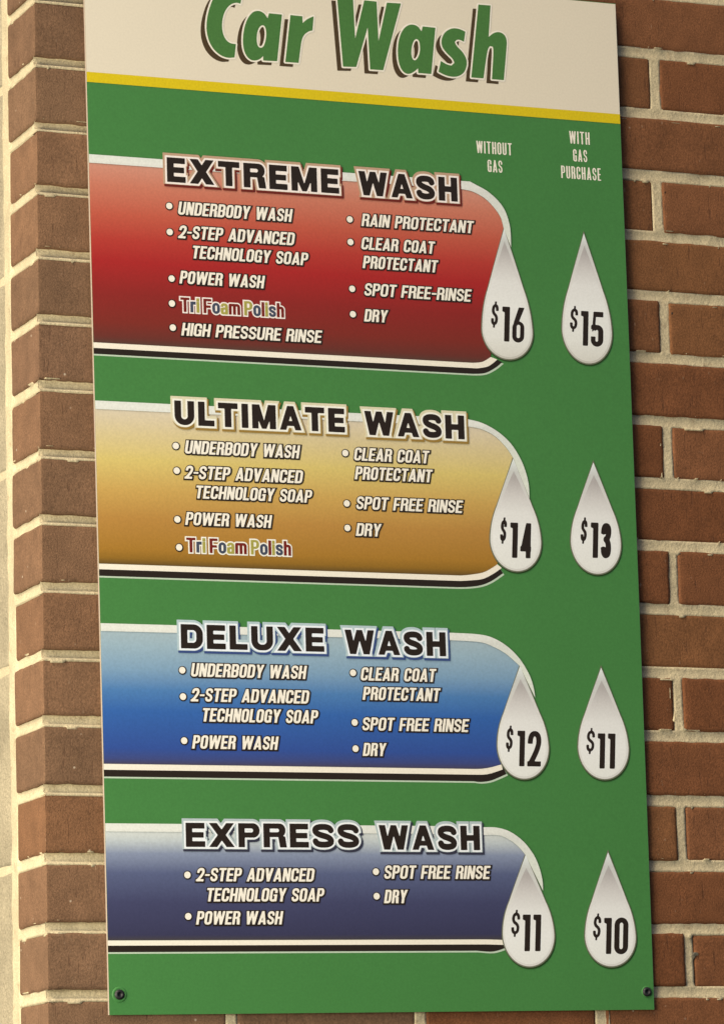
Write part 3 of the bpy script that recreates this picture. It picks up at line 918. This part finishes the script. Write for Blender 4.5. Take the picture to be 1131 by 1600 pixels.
# header lettering
def smooth_poly(pts, corner=52):
    for _ in range(2):
        n, out = len(pts), []
        for i in range(n):
            p, q, r_ = pts[i - 1], pts[i], pts[(i + 1) % n]
            a = math.atan2(q[1] - p[1], q[0] - p[0]); b = math.atan2(r_[1] - q[1], r_[0] - q[0])
            d = abs((b - a + math.pi) % (2 * math.pi) - math.pi)
            if d > math.radians(corner): out.append(q)
            else: out += [(q[0] * .75 + p[0] * .25, q[1] * .75 + p[1] * .25), (q[0] * .75 + r_[0] * .25, q[1] * .75 + r_[1] * .25)]
        pts = out
    return pts
hx0, hy0, hh = 118.0, 984.0, .42
gx = hx0 + np.arange(int(380 / hh)) * hh
gy = hy0 + np.arange(int(110 / hh)) * hh
HD = np.full((len(gy), len(gx)), 50.0)
for ch, outer, hole in CAR_WASH:
    us = [p[0] for p in outer]
    c0, c1 = int((min(us) - 12 - hx0) / hh), int((max(us) + 12 - hx0) / hh)
    X, Y = np.meshgrid(gx[c0:c1], gy)
    corner = 30 if ch == 'W' else 50
    e = d_poly(X, Y, smooth_poly(outer, corner))
    if hole: e = np.maximum(e, -d_poly(X, Y, smooth_poly(hole, 80)))
    HD[:, c0:c1] = np.minimum(HD[:, c0:c1], e)
letter_green = ink_mat('letter_green', ink(86, 126, 68, .02), .45, .4, .08)
shade_brown = ink_mat('drop_shade_print', ink(84, 66, 44, .01), .45, .4, .08)
lp0, lp1 = contour(HD, hx0, hy0, hh, 0.0), contour(HD, hx0, hy0, hh, 1.75)
sh = [[(x - 6.6, y - 4.9) for x, y in l] for l in lp0]
decal('header_lettering', [(sh, .24, shade_brown), (lp1, .34, cream), (lp0, .44, letter_green)], sign, (132, 999), 'green Car Wash lettering with brown drop shade')

# column heads
for t, (u0, v0), (u1, v1), cap in COLUMN_HEADS:
    D, x0, y0, h = HEAD_FACE.field(t, (u1 - u0) / cap)
    decal('column_heading', [(place(contour(D[0], x0, y0, h, 0.0), u0, (v0 + v1) / 2, cap), .15, cream)], sign, (u0, v0))

# wash panels
STOPS = {
 'extreme': [(0, (92, 66, 54)), (.035, (112, 58, 48)), (.12, (132, 54, 44)), (.28, (146, 50, 44)), (.46, (174, 50, 46)), (.58, (186, 66, 54)), (.72, (198, 94, 70)), (.88, (208, 124, 94)), (1, (214, 146, 116))],
 'ultimate': [(0, (104, 80, 44)), (.04, (150, 108, 44)), (.10, (172, 122, 50)), (.30, (188, 136, 66)), (.48, (206, 162, 84)), (.68, (220, 192, 108)), (.85, (220, 196, 138)), (1, (222, 202, 164))],
 'deluxe': [(0, (78, 72, 86)), (.04, (70, 78, 120)), (.12, (60, 84, 142)), (.40, (62, 102, 158)), (.56, (84, 126, 166)), (.72, (132, 160, 174)), (.9, (158, 178, 178)), (1, (170, 184, 178))],
 'express': [(0, (76, 70, 68)), (.05, (66, 64, 84)), (.35, (74, 74, 97)), (.62, (94, 99, 122)), (.80, (140, 146, 158)), (.92, (196, 198, 186)), (1, (216, 214, 194))]}
GLOW = {'extreme': ((196, 158, 122), (112, 40, 30)), 'ultimate': ((226, 212, 168), (158, 122, 56)), 'deluxe': ((186, 200, 190), (62, 78, 120)), 'express': ((186, 194, 182), (58, 56, 66))}
RING = {'extreme': (252, 234, 210), 'ultimate': (250, 240, 212), 'deluxe': (244, 242, 230), 'express': (246, 242, 226)}
LABEL = {'extreme': 'red gradient wash panel with the longest list, topmost on the sign', 'ultimate': 'amber gradient wash panel', 'deluxe': 'blue gradient wash panel', 'express': 'slate grey gradient wash panel, lowest on the sign'}
FOAM_COL = {'maroon': ink_mat('foam_maroon', ink(122, 44, 36, .01)), 'slate': ink_mat('foam_slate', ink(76, 80, 90, .01)), 'olive': ink_mat('foam_olive', ink(172, 160, 76, .01))}
FOAM_GROUPS = ['maroon', 'slate', 'olive', 'maroon', 'slate', 'olive', 'maroon', 'olive', 'slate', 'maroon', 'olive', 'slate', 'maroon']
text_white = ink_mat('text_white', (.95, .93, .87), .45, .4, .05)
grey_line = ink_mat('light_line', ink(196, 206, 170, .01), .45, .4, .05)

def spline(pts, n=5):
    """Catmull-Rom through the points"""
    out = []
    P = [pts[0]] + list(pts) + [pts[-1]]
    for i in range(1, len(P) - 2):
        p0, p1, p2, p3 = P[i - 1], P[i], P[i + 1], P[i + 2]
        for k in range(n):
            t = k / n
            out.append(tuple(.5 * (2 * p1[a] + (p2[a] - p0[a]) * t + (2 * p0[a] - 5 * p1[a] + 4 * p2[a] - p3[a]) * t * t + (3 * p1[a] - p0[a] - 3 * p2[a] + p3[a]) * t ** 3) for a in (0, 1)))
    out.append(pts[-1])
    return out

def tail(pts, n=5):
    """straight first run, then a smooth curve"""
    return [pts[0]] + spline(pts[1:], n)

panels = {}
for key, G in PANELS.items():
    vt = sum(p[1] for p in G['inner'][:2]) / 2 / 1000
    vb = sum(p[1] for p in G['color'][:2]) / 2 / 1000
    def flat(pts, m=2):
        """the straight run lies level; it starts at the sheet's edge"""
        v = sum(p[1] for p in pts[:m]) / m
        q = [(p[0], v) if i < m else p for i, p in enumerate(pts)]
        q[0] = (left_u(v) + .6, v)
        return q
    outer, inner, color, white, black_ = (tail(flat(G[k])) for k in ('outer', 'inner', 'color', 'white', 'black'))
    tip = inner[-1]
    end = (tip[0] - 12, color[-1][1] + 22)
    o_ = (0, vb * 1000)
    cmat = ramp_mat(key + '_blend', 0, vt - vb, STOPS[key])
    edge_in_ = end
    body = [inner + [color[-1]] + color[::-1][1:]]
    top_band = [outer + inner[::-1]]
    thin = [[(x + (1.5 if i > 1 else 0), y - 1.7) for i, (x, y) in enumerate(black_)] + color[::-1]]
    bmat_ = ramp_mat(key + '_band', vt - .03 - vb, vt + .010 - vb, [(0, (228, 226, 198)), (.70, (226, 221, 198)), (.84, (236, 230, 206)), (1, (230, 226, 202))])
    pn = decal('wash_panel', [(thin, .10, grey_line), ([black_ + color[::-1]], .18, black), ([white + color[::-1]], .26, cream), (body, .34, cmat), (top_band, .82, bmat_)], sign, o_, LABEL[key])
    panels[key] = pn
    light, dark = (ink_mat(key + '_glow', ink(*GLOW[key][0])), ink_mat(key + '_edge', ink(*GLOW[key][1], .006)))
    ring = ink_mat(key + '_ring', ink(*RING[key]))
    for t, (u0, v0), (u1, v1), cap in TITLES[key]:
        D, x0, y0, h = TITLE_FACE.field(t, (u1 - u0) / cap, pad=.42)
        D = D[0]; v = (v0 + v1) / 2
        decal('title', [(place(contour(D, x0, y0, h, .150), u0, v, cap, 0, .03, -.035), .88, dark), (place(contour(D, x0, y0, h, .135), u0, v, cap, 0, -.025, .045), .94, light),
                        (place(contour(D, x0, y0, h, .074), u0, v, cap), 1.00, ring), (place(contour(D, x0, y0, h, .0), u0, v, cap), 1.06, black)], pn, (u0, v))
    for t, (u0, v0), (u1, v1), cap in LINES[key]:
        D, x0, y0, h = LIST_FACE.field(t, (u1 - u0) / cap)
        D = D[0]; v = (v0 + v1) / 2
        decal('list_line', [(place(contour(D, x0, y0, h, .100), u0, v, cap, 0, .024, -.024), .60, black), (place(contour(D, x0, y0, h, .0), u0, v, cap), .70, text_white)], pn, (u0, v))
    for u, v in BULLETS[key]:
        circ = lambda r, du=0, dv=0: [[(u + du + r * math.cos(a * math.pi / 16), v + dv + r * math.sin(a * math.pi / 16)) for a in range(32)]]
        decal('bullet', [(circ(4.55, .15, -.2), .60, black), (circ(3.45), .70, text_white)], pn, (u, v))
    if key in FOAM:
        (u0, v0), (u1, v1), cap = FOAM[key]
        D, x0, y0, h = FOAM_FACE.field('Tri Foam Polish', (u1 - u0) / cap, groups=FOAM_GROUPS)
        allD = None
        for d in D.values(): allD = d if allD is None else np.minimum(allD, d)
        lay = [(place(contour(allD, x0, y0, h, .105), u0, v0, cap), .60, ring)]
        for gname, d in D.items(): lay.append((place(contour(d, x0, y0, h, 0.012), u0, v0, cap), .72, FOAM_COL[gname]))
        decal('list_line', lay, pn, (u0, v0), 'Tri Foam Polish line with each letter in its own colour')

# price drops
DROPS = [('extreme', 466.4, 465.8, 833.5, 722, 691), ('extreme', 561.0, 560.0, 834.5, 727, 691), ('ultimate', 467, 466.3, 583.3, 495, 462.3), ('ultimate', 561, 560.2, 582.8, 496, 462.2),
         ('deluxe', 465.8, 466, 360.8, 275.8, 242), ('deluxe', 560.4, 559.4, 361.3, 276, 242.7), ('express', 464.5, 464.6, 162, 79, 46), ('express', 560.0, 559, 165.2, 77, 45.6)]
def drop_loop(ut, uc, vt, vw, vb, g=0.0, rx=29.4):
    """teardrop: tip, widest level vw, bottom; g grows it"""
    r, rb_ = rx + g, vw - vb + g
    tip = (ut, vt + g * 2.2)
    n = 12
    right = [(uc + r, vw)]
    right += quad_bez((uc + r, vw), (uc + r * .98, vw + (vt - vw) * .22), (uc + r * .70 + (ut - uc) * .3, vw + (vt - vw) * .42), 8)
    right += quad_bez(right[-1], (uc + r * .40 + (ut - uc) * .6, vw + (vt - vw) * .68), tip, 8)
    left = [(2 * (ut * max(0, (y - vw) / (vt - vw)) + uc * (1 - max(0, (y - vw) / (vt - vw)))) - x, y) for x, y in right[:-1]][::-1]
    bottom = [(uc + r * math.cos(a), vw + rb_ * math.sin(a)) for a in [math.pi + math.pi * k / 28 for k in range(1, 28)]]
    return [right + left + bottom]
rim = ink_mat('drop_rim', ink(120, 118, 92, .01))
shade = ink_mat('drop_shade', ink(48, 70, 34, .008))
inner_grey = ramp_mat('drop_outer_blend', -.145, 0, [(0, (206, 197, 172)), (.2, (228, 220, 198)), (.55, (238, 230, 208)), (.74, (222, 214, 194)), (.9, (212, 207, 188)), (1, (240, 240, 220))], rough=.45, amount=.03)
drop_blend = ramp_mat('drop_blend', -.145, 0, [(0, (224, 215, 190)), (.18, (240, 233, 210)), (.42, (244, 237, 216)), (.60, (238, 230, 210)), (.74, (216, 206, 188)), (.86, (186, 175, 160)), (.93, (192, 186, 170)), (1, (240, 240, 222))], rough=.45, amount=.03)
for (key, ut, uc, vt, vw, vb), (num, d0, d1, dcap, p0, p1, pcap) in zip(DROPS, PRICES):
    sh = [[(x + .5, y - 1.5) for x, y in drop_loop(ut, uc, vt - 6, vw, vb, 1.2)[0]]]
    dr = decal('price_drop', [(sh, .48, shade), (drop_loop(ut, uc, vt, vw, vb, 1.35), .54, rim), (drop_loop(ut, uc, vt, vw, vb), .60, inner_grey), (drop_loop(ut, uc, vt - 9, vw, vb, -2.2), .66, drop_blend)],
               sign, (ut, vt), f'drop shaped price badge reading ${num} in the ' + ('left' if ut < 500 else 'right') + ' column')
    lay = []
    D, x0, y0, h = DOLLAR_FACE.field('$', (d1[0] - d0[0]) / dcap)
    lay.append((place(contour(D[0], x0, y0, h, 0.0), d0[0], d0[1], dcap), .74, black))
    D, x0, y0, h = PRICE_FACE.field(num, (p1[0] - p0[0]) / pcap)
    lay.append((place(contour(D[0], x0, y0, h, 0.0), p0[0], p0[1], pcap), .74, black))
    decal('price', lay, dr, p0)

# screws in the lower corners, with a dimpled rim of board around each
iron, it_, ip = base_mat('dark_screw', .5, .5)
ip.inputs['Base Color'].default_value = (.03, .03, .035, 1); ip.inputs['Metallic'].default_value = .4
for u, v, rim_r in ((13.6, 20.2, 8.0), (599.3, 18.6, 6.2)):
    bm = bmesh.new()
    prof = [(rim_r, .05, 0), (rim_r * .9, .55, 0), (rim_r * .72, .5, 0), (5.2, .15, 0), (4.7, 1.2, 1), (3.9, 2.0, 1), (2.2, 2.3, 1), (2.0, 1.2, 1), (.01, 1.2, 1)]
    rings = [[bm.verts.new(S(u + r * math.cos(a * math.pi / 14), v + r * math.sin(a * math.pi / 14), h)) for a in range(28)] for r, h, _ in prof]
    for k in range(len(rings) - 1):
        for a in range(28):
            f = bm.faces.new([rings[k][a], rings[k][(a + 1) % 28], rings[k + 1][(a + 1) % 28], rings[k + 1][a]])
            f.material_index = 0 if k < 3 else 1; f.smooth = True
    o0 = S(u, v)
    for q in bm.verts: q.co -= o0
    me = bpy.data.meshes.new('screw'); bm.to_mesh(me); bm.free()
    me.materials.append(green); me.materials.append(iron)
    o = link('screw', me, sign); o.location = o0 - SIGN_BASE

for o in list(bpy.data.objects):
    if '_w' in o: del o['_w']
